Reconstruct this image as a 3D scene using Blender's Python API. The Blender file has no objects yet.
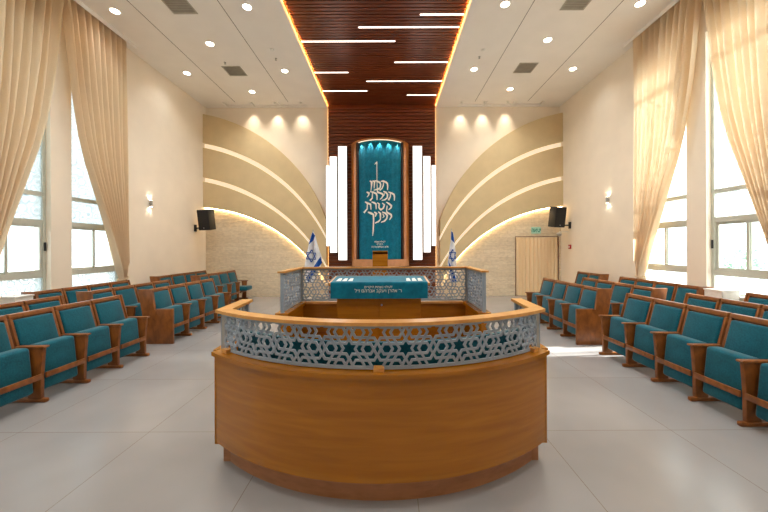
import bpy, bmesh, math, random
from mathutils import Vector, Matrix
random.seed(7)
S = bpy.context.scene
COL = S.collection
PI = math.pi

# ------------------------------------------------------------------ helpers
def link(o, parent=None):
    COL.objects.link(o)
    if parent is not None:
        o.parent = parent
    return o

class MB:
    """collects shapes into one mesh"""
    def __init__(self):
        self.bm = bmesh.new()
    def _bev(self, verts, b, seg=2):
        if b:
            es = set()
            for v in verts:
                es.update(v.link_edges)
            bmesh.ops.bevel(self.bm, geom=list(es), offset=b, segments=seg, affect='EDGES', profile=.5)
    def box(self, x0, x1, y0, y1, z0, z1, b=0, seg=2, m=None):
        v = [self.bm.verts.new((x, y, z)) for x in (x0, x1) for y in (y0, y1) for z in (z0, z1)]
        if m is not None:
            for q in v: q.co = m @ q.co
        for f in ((0,1,3,2),(4,6,7,5),(0,4,5,1),(2,3,7,6),(0,2,6,4),(1,5,7,3)):
            self.bm.faces.new([v[i] for i in f])
        self._bev(v, b, seg)
        return self
    def prism(self, pts, a0, a1, axis='y', b=0, m=None):
        """polygon pts in the plane normal to axis, extruded from a0 to a1"""
        def P(p, a):
            return {'y': (p[0], a, p[1]), 'x': (a, p[0], p[1]), 'z': (p[0], p[1], a)}[axis]
        A = [self.bm.verts.new(P(p, a0)) for p in pts]
        B = [self.bm.verts.new(P(p, a1)) for p in pts]
        if m is not None:
            for q in A + B: q.co = m @ q.co
        n = len(pts)
        for i in range(n):
            j = (i + 1) % n
            self.bm.faces.new((A[i], A[j], B[j], B[i]))
        self.bm.faces.new(A[::-1]); self.bm.faces.new(B)
        self._bev(A + B, b)
        return self
    def tube(self, pts, r, n=10, cap=True):
        pts = [Vector(p) for p in pts]
        rs = r if isinstance(r, (list, tuple)) else [r] * len(pts)
        rings = []
        for i, p in enumerate(pts):
            d = (pts[min(i + 1, len(pts) - 1)] - pts[max(i - 1, 0)]).normalized()
            u = d.orthogonal().normalized() if abs(d.z) < .95 else Vector((1, 0, 0))
            if abs(d.z) < .95:
                u = d.cross(Vector((0, 0, 1))).normalized()
            w = d.cross(u).normalized(); u = w.cross(d)
            rings.append([self.bm.verts.new(p + rs[i] * (math.cos(2*PI*k/n) * u + math.sin(2*PI*k/n) * w)) for k in range(n)])
        for a, c in zip(rings, rings[1:]):
            for k in range(n):
                self.bm.faces.new((a[k], a[(k+1) % n], c[(k+1) % n], c[k]))
        if cap:
            self.bm.faces.new(rings[0][::-1]); self.bm.faces.new(rings[-1])
        return self
    def lathe(self, prof, cx, cy, n=24, cap=True):
        rings = [[self.bm.verts.new((cx + r*math.cos(2*PI*k/n), cy + r*math.sin(2*PI*k/n), z)) for k in range(n)] for r, z in prof]
        for a, c in zip(rings, rings[1:]):
            for k in range(n):
                self.bm.faces.new((a[k], a[(k+1) % n], c[(k+1) % n], c[k]))
        if cap:
            self.bm.faces.new(rings[0][::-1]); self.bm.faces.new(rings[-1])
        return self
    def arc(self, cx, cy, r0, r1, z0, z1, a0, a1, n=40):
        """solid ring sector; angle 0 points to -Y (the camera), positive towards +X"""
        q = []
        for i in range(n + 1):
            a = a0 + (a1 - a0) * i / n
            s, c = math.sin(a), -math.cos(a)
            q.append([self.bm.verts.new((cx + r*s, cy + r*c, z)) for r, z in ((r0, z0), (r1, z0), (r1, z1), (r0, z1))])
        for a, b in zip(q, q[1:]):
            for k in range(4):
                self.bm.faces.new((a[k], b[k], b[(k+1) % 4], a[(k+1) % 4]))
        self.bm.faces.new(q[0]); self.bm.faces.new(q[-1][::-1])
        return self
    def grid(self, f, nu, nv):
        v = [[self.bm.verts.new(f(i / nu, j / nv)) for j in range(nv + 1)] for i in range(nu + 1)]
        for i in range(nu):
            for j in range(nv):
                self.bm.faces.new((v[i][j], v[i+1][j], v[i+1][j+1], v[i][j+1]))
        return self
    def ribbon(self, pts, w, f):
        """flat 2D stroke (pts, half width per point) mapped through f(x, y)"""
        n = len(pts)
        L, R = [], []
        for i in range(n):
            a, b = pts[max(i-1, 0)], pts[min(i+1, n-1)]
            d = math.hypot(b[0]-a[0], b[1]-a[1]) or 1
            nx, ny = -(b[1]-a[1])/d, (b[0]-a[0])/d
            hw = w[i] if isinstance(w, (list, tuple)) else w
            L.append(self.bm.verts.new(f(pts[i][0]+nx*hw, pts[i][1]+ny*hw)))
            R.append(self.bm.verts.new(f(pts[i][0]-nx*hw, pts[i][1]-ny*hw)))
        for i in range(n-1):
            self.bm.faces.new((L[i], L[i+1], R[i+1], R[i]))
        return self
    def mesh(self, name, m, smooth=False, off=(0, 0, 0)):
        if off != (0, 0, 0):
            bmesh.ops.translate(self.bm, verts=self.bm.verts, vec=(-off[0], -off[1], -off[2]))
        bmesh.ops.recalc_face_normals(self.bm, faces=self.bm.faces)
        me = bpy.data.meshes.new(name)
        self.bm.to_mesh(me); self.bm.free()
        if smooth:
            for p in me.polygons: p.use_smooth = True
            if smooth != 'all':
                try: me.set_sharp_from_angle(angle=math.radians(35))
                except Exception: pass
        me.materials.append(m)
        return me
    def build(self, name, m, parent=None, smooth=False):
        off = (0, 0, 0)
        p = parent
        while p is not None:
            off = tuple(off[i] + p.location[i] for i in range(3)); p = p.parent
        o = bpy.data.objects.new(name, self.mesh(name, m, smooth, off))
        return link(o, parent)

def thing(name, label, cat, loc=(0, 0, 0), group=None):
    o = bpy.data.objects.new(name, None); o.empty_display_size = .1
    o.location = loc; link(o)
    return tag(o, label, cat, group)
def tag(o, label, cat, group=None):
    o['label'] = label; o['category'] = cat
    if group: o['group'] = group
    return o
def struct(o, label=None):
    o['kind'] = 'structure'
    if label: o['label'] = label
    return o

# ------------------------------------------------------------------ materials
def srgb(r, g, b):
    f = lambda c: (c/255/12.92) if c/255 <= .04045 else ((c/255+.055)/1.055)**2.4
    return (f(r), f(g), f(b), 1)
def base(name):
    m = bpy.data.materials.new(name); m.use_nodes = True
    nt = m.node_tree
    return m, nt, nt.nodes['Principled BSDF'], nt.nodes['Material Output']
def N(nt, t, **kw):
    n = nt.nodes.new(t)
    for k, v in kw.items():
        setattr(n, k, v)
    return n
def coords(nt, scale=(1, 1, 1)):
    tc = N(nt, 'ShaderNodeTexCoord'); mp = N(nt, 'ShaderNodeMapping')
    mp.inputs['Scale'].default_value = scale
    nt.links.new(tc.outputs['Object'], mp.inputs['Vector'])
    return mp.outputs[0]
def mix_noise(nt, vec, c1, c2, scale, detail=4, lo=.35, hi=.65, dist=0):
    n = N(nt, 'ShaderNodeTexNoise'); n.inputs['Scale'].default_value = scale; n.inputs['Detail'].default_value = detail
    n.inputs['Distortion'].default_value = dist
    nt.links.new(vec, n.inputs['Vector'])
    r = N(nt, 'ShaderNodeValToRGB'); r.color_ramp.elements[0].position = lo; r.color_ramp.elements[1].position = hi
    r.color_ramp.elements[0].color = c1; r.color_ramp.elements[1].color = c2
    nt.links.new(n.outputs[0], r.inputs[0])
    return r.outputs[0], n.outputs[0]
def bump(nt, p, h, strength, dist=.01):
    b = N(nt, 'ShaderNodeBump'); b.inputs['Strength'].default_value = strength; b.inputs['Distance'].default_value = dist
    nt.links.new(h, b.inputs['Height']); nt.links.new(b.outputs[0], p.inputs['Normal'])
def plain(name, col, rough=.5, metal=0, spec=.5, noise=.06, nscale=8):
    m, nt, p, o = base(name)
    c2 = tuple(min(1, c*(1+noise)) for c in col[:3]) + (1,); c1 = tuple(c*(1-noise) for c in col[:3]) + (1,)
    c, _ = mix_noise(nt, coords(nt), c1, c2, nscale)
    nt.links.new(c, p.inputs['Base Color'])
    p.inputs['Roughness'].default_value = rough; p.inputs['Metallic'].default_value = metal
    p.inputs['Specular IOR Level'].default_value = spec
    return m
def wood(name, c1, c2, rough=.35, scale=(1.2, 1.2, 14), spec=.5):
    m, nt, p, o = base(name)
    v = coords(nt, scale)
    c, h = mix_noise(nt, v, c1, c2, 2.2, 6, .3, .7, .6)
    nt.links.new(c, p.inputs['Base Color'])
    p.inputs['Roughness'].default_value = rough; p.inputs['Specular IOR Level'].default_value = spec
    bump(nt, p, h, .06, .005)
    return m
def emit(name, col, s):
    m, nt, p, o = base(name)
    p.inputs['Base Color'].default_value = (.8, .8, .8, 1)
    p.inputs['Emission Color'].default_value = col; p.inputs['Emission Strength'].default_value = s
    return m
def cloth(name, col, col2=None, rough=.85, sheen=.3, nscale=60):
    m, nt, p, o = base(name)
    col2 = col2 or tuple(c*1.35 for c in col[:3]) + (1,)
    c, h = mix_noise(nt, coords(nt), col, col2, nscale, 3, .3, .7)
    big, _ = mix_noise(nt, coords(nt), (.82, .82, .82, 1), (1.12, 1.12, 1.12, 1), 5, 2, .3, .7)
    mx = N(nt, 'ShaderNodeMix', data_type='RGBA', blend_type='MULTIPLY'); mx.inputs[0].default_value = 1
    nt.links.new(c, mx.inputs[6]); nt.links.new(big, mx.inputs[7])
    nt.links.new(mx.outputs[2], p.inputs['Base Color'])
    p.inputs['Roughness'].default_value = rough; p.inputs['Sheen Weight'].default_value = sheen
    p.inputs['Sheen Roughness'].default_value = .4
    p.inputs['Specular IOR Level'].default_value = .2
    bump(nt, p, h, .15, .003)
    return m

M = {}
M['plaster'] = plain('cream plaster', srgb(242, 232, 216), .8, spec=.2, noise=.02, nscale=2)
M['ceil'] = plain('white ceiling board', srgb(246, 242, 236), .85, spec=.2, noise=.015, nscale=2)
M['seam'] = plain('ceiling joint', srgb(120, 112, 102), .9)
M['beige'] = plain('beige arch plaster', srgb(214, 194, 154), .8, spec=.2, noise=.03, nscale=3)
M['wood'] = wood('honey oak veneer', srgb(150, 92, 8), srgb(172, 110, 18), .24, (.8, .8, 10))
M['woodtop'] = wood('light oak rail', srgb(188, 132, 64), srgb(212, 158, 86), .3, (6, 6, 6))
M['woodplinth'] = wood('plinth oak', srgb(150, 100, 62), srgb(174, 122, 84), .45, (3, 3, 12))
M['seatwood'] = wood('seat beech', srgb(108, 60, 20), srgb(144, 86, 34), .35, (6, 6, 3))
M['darkwood'] = wood('dark merbau slats', srgb(98, 46, 22), srgb(134, 68, 36), .3, (1.2, 14, 14), .4)
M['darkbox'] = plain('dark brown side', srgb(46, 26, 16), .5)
M['arkwood'] = wood('ark frame oak', srgb(166, 96, 40), srgb(196, 124, 58), .3, (6, 6, 1.2))
M['arkbase'] = plain('pale glossy ark base', srgb(206, 150, 106), .25)
M['teal'] = cloth('teal velour', srgb(8, 76, 92), srgb(16, 96, 113))
M['tealcurtain'] = cloth('teal parochet', srgb(0, 104, 132), srgb(6, 122, 150), .7, .2, 18)
M['grey'] = plain('pale grey lacquered metal', srgb(146, 161, 176), .35, .0, .5, .03)
M['lightgrey'] = plain('light grey metal post', srgb(176, 178, 176), .3, .6)
M['alu'] = plain('grey green aluminium', srgb(198, 202, 192), .4, .1, .5, .03)
M['black'] = plain('black plastic', srgb(26, 26, 28), .55)
M['chrome'] = plain('brushed steel', srgb(180, 180, 178), .3, .9)
M['white'] = plain('white plastic', srgb(238, 236, 230), .5)
M['silverthread'] = plain('cream thread', srgb(240, 244, 238), .5)
M['red'] = plain('red plastic', srgb(170, 30, 30), .4)
M['signgreen'] = plain('sign green', srgb(10, 140, 110), .5)
M['signwhite'] = plain('mint sign face', srgb(176, 222, 206), .5)
M['flagwhite'] = cloth('white flag cloth', srgb(220, 222, 228), srgb(236, 238, 242), .8, .1)
M['flagblue'] = cloth('blue flag print', srgb(20, 74, 160), srgb(28, 88, 178), .8, .1)
M['vent'] = plain('grey vent slats', srgb(190, 184, 170), .6)
M['ventback'] = plain('vent duct grey', srgb(168, 160, 146), .8)
M['lamp'] = emit('lamp lens', srgb(255, 240, 214), 14)
M['led_white'] = emit('linear lamp diffuser', srgb(255, 236, 220), 3)
M['led_panel'] = emit('light panel diffuser', srgb(255, 244, 234), 1.1)
M['led_gold'] = emit('warm led strip', srgb(255, 180, 88), 1.1)
M['led_cove'] = emit('cove led diffuser', srgb(255, 230, 190), .4)
M['led_graze'] = emit('grazing led strip', srgb(255, 222, 172), 11)
M['led_ark'] = emit('ark led strip', srgb(255, 236, 200), .8)
M['exterior'] = plain('pale paving outside', srgb(215, 212, 205), .9)
M['facade'] = plain('pale facade outside', srgb(225, 222, 216), .9)
M['leaf'] = plain('outdoor leaves', srgb(150, 186, 160), .8, noise=.3, nscale=20)
M['bark'] = plain('tree bark', srgb(120, 100, 80), .9)

def m_floor():
    m, nt, p, o = base('large beige grey floor tiles')
    tc = N(nt, 'ShaderNodeTexCoord'); sp = N(nt, 'ShaderNodeSeparateXYZ')
    nt.links.new(tc.outputs['Object'], sp.inputs[0])
    def grid(out, off, size):
        a = N(nt, 'ShaderNodeMath', operation='SUBTRACT'); a.inputs[1].default_value = off; nt.links.new(out, a.inputs[0])
        b = N(nt, 'ShaderNodeMath', operation='DIVIDE'); b.inputs[1].default_value = size; nt.links.new(a.outputs[0], b.inputs[0])
        r = N(nt, 'ShaderNodeMath', operation='ROUND'); nt.links.new(b.outputs[0], r.inputs[0])
        d = N(nt, 'ShaderNodeMath', operation='SUBTRACT'); nt.links.new(b.outputs[0], d.inputs[0]); nt.links.new(r.outputs[0], d.inputs[1])
        e = N(nt, 'ShaderNodeMath', operation='ABSOLUTE'); nt.links.new(d.outputs[0], e.inputs[0])
        l = N(nt, 'ShaderNodeMath', operation='LESS_THAN'); l.inputs[1].default_value = .0021/size; nt.links.new(e.outputs[0], l.inputs[0])
        f = N(nt, 'ShaderNodeMath', operation='FLOOR'); nt.links.new(b.outputs[0], f.inputs[0])
        return l.outputs[0], f.outputs[0]
    lx, fx = grid(sp.outputs[0], .187, 1.207); ly, fy = grid(sp.outputs[1], 3.046, 1.222)
    g = N(nt, 'ShaderNodeMath', operation='MAXIMUM'); nt.links.new(lx, g.inputs[0]); nt.links.new(ly, g.inputs[1])
    wv = N(nt, 'ShaderNodeCombineXYZ'); nt.links.new(fx, wv.inputs[0]); nt.links.new(fy, wv.inputs[1])
    wn = N(nt, 'ShaderNodeTexWhiteNoise'); nt.links.new(wv.outputs[0], wn.inputs['Vector'])
    c, h = mix_noise(nt, coords(nt), srgb(138, 137, 138), srgb(151, 150, 150), 1.3, 2, .2, .8, 0)
    hs = N(nt, 'ShaderNodeHueSaturation'); nt.links.new(c, hs.inputs['Color'])
    vr = N(nt, 'ShaderNodeMapRange'); vr.inputs[3].default_value = .97; vr.inputs[4].default_value = 1.03
    nt.links.new(wn.outputs[0], vr.inputs[0]); nt.links.new(vr.outputs[0], hs.inputs['Value'])
    mx = N(nt, 'ShaderNodeMix', data_type='RGBA'); nt.links.new(g.outputs[0], mx.inputs[0])
    nt.links.new(hs.outputs[0], mx.inputs[6]); mx.inputs[7].default_value = srgb(112, 98, 84)
    nt.links.new(mx.outputs[2], p.inputs['Base Color'])
    rr = N(nt, 'ShaderNodeMapRange'); rr.inputs[3].default_value = .26; rr.inputs[4].default_value = .3
    p.inputs['Roughness'].default_value = .22
    p.inputs['Specular IOR Level'].default_value = .6
    return m
M['floor'] = m_floor()

def m_stone():
    m, nt, p, o = base('split face limestone')
    tc = N(nt, 'ShaderNodeTexCoord'); sp = N(nt, 'ShaderNodeSeparateXYZ'); cb = N(nt, 'ShaderNodeCombineXYZ')
    nt.links.new(tc.outputs['Object'], sp.inputs[0])
    nt.links.new(sp.outputs[0], cb.inputs[0]); nt.links.new(sp.outputs[2], cb.inputs[1])
    br = N(nt, 'ShaderNodeTexBrick'); nt.links.new(cb.outputs[0], br.inputs['Vector'])
    br.inputs['Scale'].default_value = 1; br.inputs['Brick Width'].default_value = .55; br.inputs['Row Height'].default_value = .135
    br.inputs['Mortar Size'].default_value = .004; br.inputs['Mortar Smooth'].default_value = .6
    br.inputs['Color1'].default_value = srgb(226, 210, 182); br.inputs['Color2'].default_value = srgb(236, 222, 196)
    br.inputs['Mortar'].default_value = srgb(212, 194, 164)
    n = N(nt, 'ShaderNodeTexNoise'); n.inputs['Scale'].default_value = 14; n.inputs['Detail'].default_value = 8
    mp = N(nt, 'ShaderNodeMapping'); mp.inputs['Scale'].default_value = (.6, 1, 1.3)
    nt.links.new(tc.outputs['Object'], mp.inputs[0]); nt.links.new(mp.outputs[0], n.inputs['Vector'])
    r = N(nt, 'ShaderNodeMapRange'); r.inputs[1].default_value = .3; r.inputs[2].default_value = .7
    r.inputs[3].default_value = .86; r.inputs[4].default_value = 1.06; nt.links.new(n.outputs[0], r.inputs[0])
    hs = N(nt, 'ShaderNodeHueSaturation'); nt.links.new(br.outputs[0], hs.inputs['Color']); nt.links.new(r.outputs[0], hs.inputs['Value'])
    nt.links.new(hs.outputs[0], p.inputs['Base Color']); p.inputs['Roughness'].default_value = .9
    a = N(nt, 'ShaderNodeMath', operation='MULTIPLY_ADD'); nt.links.new(br.outputs[1], a.inputs[0]); a.inputs[1].default_value = -.5
    nt.links.new(n.outputs[0], a.inputs[2])
    bump(nt, p, a.outputs[0], .8, .04)
    return m
M['stone'] = m_stone()

def m_glass(name, pattern):
    m, nt, p, o = base(name)
    tr = N(nt, 'ShaderNodeBsdfTransparent'); gl = N(nt, 'ShaderNodeBsdfGlossy'); gl.inputs['Roughness'].default_value = .02
    tr.inputs[0].default_value = (.96, .985, .98, 1)
    lw = N(nt, 'ShaderNodeLayerWeight'); lw.inputs['Blend'].default_value = .5
    pw_ = N(nt, 'ShaderNodeMath', operation='POWER'); pw_.inputs[1].default_value = 5; nt.links.new(lw.outputs['Facing'], pw_.inputs[0])
    fr = N(nt, 'ShaderNodeMath', operation='MULTIPLY_ADD'); fr.inputs[1].default_value = .8; fr.inputs[2].default_value = .03
    nt.links.new(pw_.outputs[0], fr.inputs[0])
    mx = N(nt, 'ShaderNodeMixShader'); nt.links.new(fr.outputs[0], mx.inputs[0])
    nt.links.new(tr.outputs[0], mx.inputs[1]); nt.links.new(gl.outputs[0], mx.inputs[2])
    out = mx.outputs[0]
    if pattern:
        # frosted film with rings of swirls
        tc = N(nt, 'ShaderNodeTexCoord'); mp = N(nt, 'ShaderNodeMapping'); mp.inputs['Scale'].default_value = (1, 5.5, 5.5)
        nt.links.new(tc.outputs['Object'], mp.inputs[0])
        vo = N(nt, 'ShaderNodeTexVoronoi'); vo.inputs['Scale'].default_value = 1.0; vo.inputs['Randomness'].default_value = .55
        nt.links.new(mp.outputs[0], vo.inputs['Vector'])
        s = N(nt, 'ShaderNodeMath', operation='MULTIPLY'); s.inputs[1].default_value = 22; nt.links.new(vo.outputs['Distance'], s.inputs[0])
        sn = N(nt, 'ShaderNodeMath', operation='SINE'); nt.links.new(s.outputs[0], sn.inputs[0])
        g = N(nt, 'ShaderNodeMapRange'); g.inputs[1].default_value = .2; g.inputs[2].default_value = .6
        g.inputs[3].default_value = .55; g.inputs[4].default_value = .88
        nt.links.new(sn.outputs[0], g.inputs[0])
        tl = N(nt, 'ShaderNodeBsdfTranslucent'); tl.inputs[0].default_value = (.64, .69, .71, 1)
        df = N(nt, 'ShaderNodeBsdfDiffuse'); df.inputs[0].default_value = (.7, .8, .84, 1)
        md = N(nt, 'ShaderNodeMixShader'); md.inputs[0].default_value = .35
        nt.links.new(tl.outputs[0], md.inputs[1]); nt.links.new(df.outputs[0], md.inputs[2])
        m2 = N(nt, 'ShaderNodeMixShader'); nt.links.new(g.outputs[0], m2.inputs[0])
        nt.links.new(out, m2.inputs[1]); nt.links.new(md.outputs[0], m2.inputs[2])
        out = m2.outputs[0]
    nt.links.new(out, o.inputs[0])
    return m
M['glass'] = m_glass('clear window glass', False)
M['etched'] = m_glass('etched window glass', True)

def m_drape(name, col, tl):
    m, nt, p, o = base(name)
    c2 = tuple(min(1, c*1.06) for c in col[:3]) + (1,)
    c, h = mix_noise(nt, coords(nt, (1, 1, .6)), col, c2, 90, 2, .3, .7)
    d = N(nt, 'ShaderNodeBsdfDiffuse'); t = N(nt, 'ShaderNodeBsdfTranslucent')
    nt.links.new(c, d.inputs[0]); nt.links.new(c, t.inputs[0])
    x = N(nt, 'ShaderNodeMixShader'); x.inputs[0].default_value = tl
    nt.links.new(d.outputs[0], x.inputs[1]); nt.links.new(t.outputs[0], x.inputs[2]); nt.links.new(x.outputs[0], o.inputs[0])
    return m
M['drape'] = m_drape('cream linen drape', srgb(235, 218, 192), .5)
M['doordrape'] = m_drape('beige doorway drape', srgb(246, 226, 190), .05)

# ------------------------------------------------------------------ room
XL, XR, YB, YF, ZC = -6.37, 5.98, 11.5, -3.4, 6.6
XM = (XL + XR) / 2
WT = .32                                        # side wall thickness
FL = struct(MB().box(XL-.6, XR+.6, YF-.3, YB+.4, -.12, 0).build('floor', M['floor']))
WINS = [(6.61, 7.86), (4.95, 6.2), (2.3, 3.55), (.64, 1.89)]
ZS, ZT = .82, 5.74

WN = {-1: WINS, 1: WINS[:2]}
def side_wall(name, x0, x1):
    b = MB(); y = YB + .2
    for (a, c) in WN[-1 if x0 < 0 else 1]:
        b.box(x0, x1, c, y, 0, 6.8); b.box(x0, x1, a, c, 0, ZS); b.box(x0, x1, a, c, ZT, 6.8); y = a
    b.box(x0, x1, YF, y, 0, 6.8)
    return struct(b.build(name, M['plaster']))
side_wall('wall_left', XL-WT, XL); side_wall('wall_right', XR, XR+WT)
WBK = struct(MB().box(XL-.4, XR+.4, YB, YB+.2, 0, 6.8).build('wall_back', M['plaster']))
struct(MB().box(XL-.4, XR+.4, YF-.2, YF, 0, 6.8).build('wall_front', M['plaster']))

# --- ceiling: board with a recessed trough near the back wall, and the timber strip
PX0, PX1 = -2.085, 1.61                         # timber strip
b = MB()
TY0, TY1 = 11.05, 11.44                         # trough
TRL, TRR = (-5.6, -2.82), (2.42, 5.25)
b.box(XL-.3, PX0-.05, YF, TY0, ZC, ZC+.05); b.box(PX1+.05, XR+.3, YF, TY0, ZC, ZC+.05)
b.box(XL-.3, PX0-.05, TY1, YB+.05, ZC, ZC+.05); b.box(PX1+.05, XR+.3, TY1, YB+.05, ZC, ZC+.05)
for (a, c, t) in ((XL-.3, PX0-.05, TRL), (PX1+.05, XR+.3, TRR)):
    b.box(a, t[0], TY0, TY1, ZC, ZC+.05); b.box(t[1], c, TY0, TY1, ZC, ZC+.05)
    b.box(t[0], t[1], TY0, TY1, ZC+.07, ZC+.1)
    b.box(t[0], t[1], TY0-.02, TY0, ZC+.05, ZC+.2); b.box(t[0], t[1], TY1, TY1+.02, ZC+.05, ZC+.2)
    for k in range(1, 3):
        xx = t[0] + (t[1]-t[0])*k/3; b.box(xx-.025, xx+.025, TY0, TY1, ZC, ZC+.07)
b.box(XL-.3, XR+.3, YF, YB+.1, ZC+.21, ZC+.3)
CE = struct(b.build('ceiling', M['ceil']))
sm = MB()
for x in (-5.15, -3.37, 2.91, 4.68):
    sm.box(x-.006, x+.006, YF, TY0, ZC-.003, ZC+.01)
sm.build('joint', M['seam'], CE)
def slat_profile(z_in, pitch, length, vertical):
    pass
# timber strip over the room: slats run across, one every 10 cm
b = MB()
y = YF
while y < 11.35:
    b.box(PX0, PX1, y, y+.072, ZC+.05, ZC+.1); y += .1
b.box(PX0-.05, PX1+.05, YF, 11.4, ZC+.1, ZC+.13)
b.build('slat_cladding', M['darkwood'], CE)
# timber wall behind the ark
b = MB()
z = 0
while z < ZC:
    b.box(PX0, PX1, 11.36, 11.42, z, min(z+.088, ZC+.04)); z += .118
b.box(PX0-.0, PX1+.0, 11.42, YB, 0, ZC+.1)
b.build('slat_cladding', M['darkwood'], WBK)
# warm led strips along the strip's edges
t1 = MB()
for x in (PX0-.03, PX1+.03):
    t1.box(x-.014, x+.014, YF, 11.4, ZC+.0, ZC+.015)
t1.build('edge_led', M['led_gold'], CE)
for x, d_ in ((PX0-.012, 1), (PX1+.012, -1)):
    l = bpy.data.lights.new('edge_led_glow', 'AREA'); l.shape = 'RECTANGLE'; l.size = .012; l.size_y = 11.4-YF; l.energy = 45; l.color = (1, .42, .08)
    o = bpy.data.objects.new('edge_led_glow', l); o.location = (x, (11.4+YF)/2, ZC+.016)
    o.rotation_euler = (PI, d_*math.radians(-40), 0); link(o)
t1 = MB()
for x in (PX0-.025, PX1+.025):
    t1.box(x-.008, x+.008, 11.46, 11.47, .3, ZC-.05)
t1.build('edge_led', M['led_gold'], WBK)

# --- arched bands and stone on both sides of the ark
CIRC = {'outer': (-7.339, .838, 5.4655), 's1u': (-7.406, -.499, 5.8266), 's2u': (-7.462, -1.912, 6.0653), 'stone': (-6.688, -2.226, 5.2538)}
def czf(key, dz=0):
    cx, cz, r = CIRC[key]; cz += .085
    return lambda x: cz + math.sqrt(max(0, r*r - (x-cx)**2)) + dz
YA = 11.28
def region(lo, hi, x0, x1, n=48):
    xs = [x0 + (x1-x0)*i/n for i in range(n+1)]
    pts = [(x, max(0, lo(x))) for x in xs] + [(x, max(0, hi(x))) for x in reversed(xs)]
    return pts
def mir(p, side): return [(2*XM - x, z) for x, z in p] if side else p
SW = .17
trim_n = 1
for side in (0, 1):
    e = PX0 - .06
    def prismy(lo, hi, y0, y1, x1=e):
        # the band stops where it would fall below the floor
        return MB().prism(mir(region(lo, hi, XL, x1), side), y0, y1)
    for (lo, hi) in ((czf('s1u'), czf('outer')), (czf('s2u'), czf('s1u', -SW)), (czf('stone'), czf('s2u', -SW*.9))):
        struct(prismy(lo, hi, YA, YB-.0).build('trim_%d' % trim_n, M['beige'])); trim_n += 1
    L = MB()
    for (k, w) in (('s1u', SW), ('s2u', SW*.9)):
        L.prism(mir(region(czf(k, -w), czf(k), XL, e), side), YB-.10, YB-.085)
    L.build('cove_led', M['led_cove'], WBK)
    L = MB()
    L.prism(mir(region(czf('stone', -.03), czf('stone', -.005), XL, e), side), YA+.09, YA+.11)
    L.build('grazing_led', M['led_graze'], WBK)
    # stone field below the lowest band; the doorway is cut out on the exit sign's side
    q = MB()
    DX0, DX1, DZ = 4.40, 5.88, 2.05
    zf = czf('stone', -.002)
    if side == 0:
        q.prism(region(lambda x: 0, zf, XL, e), YB-.06, YB+.01)
    else:
        f2 = lambda x: zf(2*XM - x)
        def seg(xa, xb, lo):
            xs = [xa + (xb-xa)*i/20 for i in range(21)]
            q.prism([(x, lo) for x in xs] + [(x, f2(x)) for x in reversed(xs)], YB-.06, YB+.01)
        seg(2*XM-e, DX0, 0); seg(DX0, DX1, DZ); seg(DX1, XR, 0)
    q.build('stone_cladding', M['stone'], WBK)

# --- doorway with its frame
b = MB()
b.box(DX0-.016, DX0, YB-.075, YB-.0, 0, DZ+.016); b.box(DX1, DX1+.016, YB-.075, YB, 0, DZ+.016); b.box(DX0, DX1, YB-.075, YB, DZ, DZ+.016)
struct(b.build('door_1', M['seatwood']))
def door_curtain():
    b = MB()
    W = DX1 - DX0 - .04
    def f(u, v):
        k = 6
        a = .5 + .5*math.sin(2*PI*k*u + .7*math.sin(9*u))
        return (DX0+.02 + W*u, YB-.15 + .11*(1-abs(2*a-1)**1.5)*(.85+.15*v), .02 + (DZ-.04)*v)
    b.grid(f, 264, 6)
    return tag(b.build('doorway_curtain', M['doordrape'], None, 'all'), 'beige pleated curtain hanging closed in the doorway under the exit sign', 'curtain')
door_curtain()

# ------------------------------------------------------------------ windows
def window(n, sx, a, c):
    """sx -1: left wall, +1: right wall"""
    X = XL if sx < 0 else XR
    f0, f1 = (X + sx*.10, X + sx*.16)
    lo, hi = min(f0, f1), max(f0, f1)
    b = MB()
    fw = .055
    for (z0, z1) in ((ZS, ZS+.05), (1.165, 1.265), (2.14, 2.24), (2.68, 2.76), (5.15, 5.24), (ZT-.06, ZT)):
        b.box(lo, hi, a, c, z0, z1)
    b.box(lo-.005, hi+.005, a, a+fw, ZS, ZT); b.box(lo-.005, hi+.005, c-fw, c, ZS, ZT)
    w = struct(b.build('window_%d' % n, M['alu']))
    mid = (a+c)/2
    zz = [(ZS+.05, 1.165, 1), (2.24, 2.68, 1), (2.76, 5.15, 1), (5.24, ZT-.06, 1)]
    xm = (lo+hi)/2
    for z0, z1, e in zz:
        MB().box(xm-.004, xm+.004, a+fw, c-fw, z0, z1).build('pane', M['etched'], w)
    # two sliding sashes
    for (ya, yb, dx) in ((a+fw, mid+.03, -.012), (mid-.03, c-fw, .012)):
        s = MB(); x0, x1 = xm+dx-.011, xm+dx+.011
        s.box(x0, x1, ya, ya+.045, 1.265, 2.14); s.box(x0, x1, yb-.045, yb, 1.265, 2.14)
        s.box(x0, x1, ya+.045, yb-.045, 1.265, 1.305); s.box(x0, x1, ya+.045, yb-.045, 2.1, 2.14)
        so = s.build('sash', M['alu'], w)
        MB().box(xm+dx-.003, xm+dx+.003, ya+.04, yb-.04, 1.3, 2.105).build('pane', M['glass'], so)
    # latch on the stile beside the pier
    yl = (a+fw*.5) if a > 6.4 else (c-fw*.5)
    xi = lo if sx > 0 else hi
    MB().box(min(xi, xi-sx*.03), max(xi, xi-sx*.03), yl-.012, yl+.012, 1.66, 1.82, .004).build('latch', M['black'], w)
    # sill board
    x0, x1 = sorted((X + sx*.10, X - sx*.04))
    MB().box(x0, x1, a-.0, c+.0, ZS-.005, ZS+.02).build('sill', M['white'], w)
n = 1
for sx in (-1, 1):
    for (a, c) in WN[sx]:
        window(n, sx, a, c); n += 1

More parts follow.
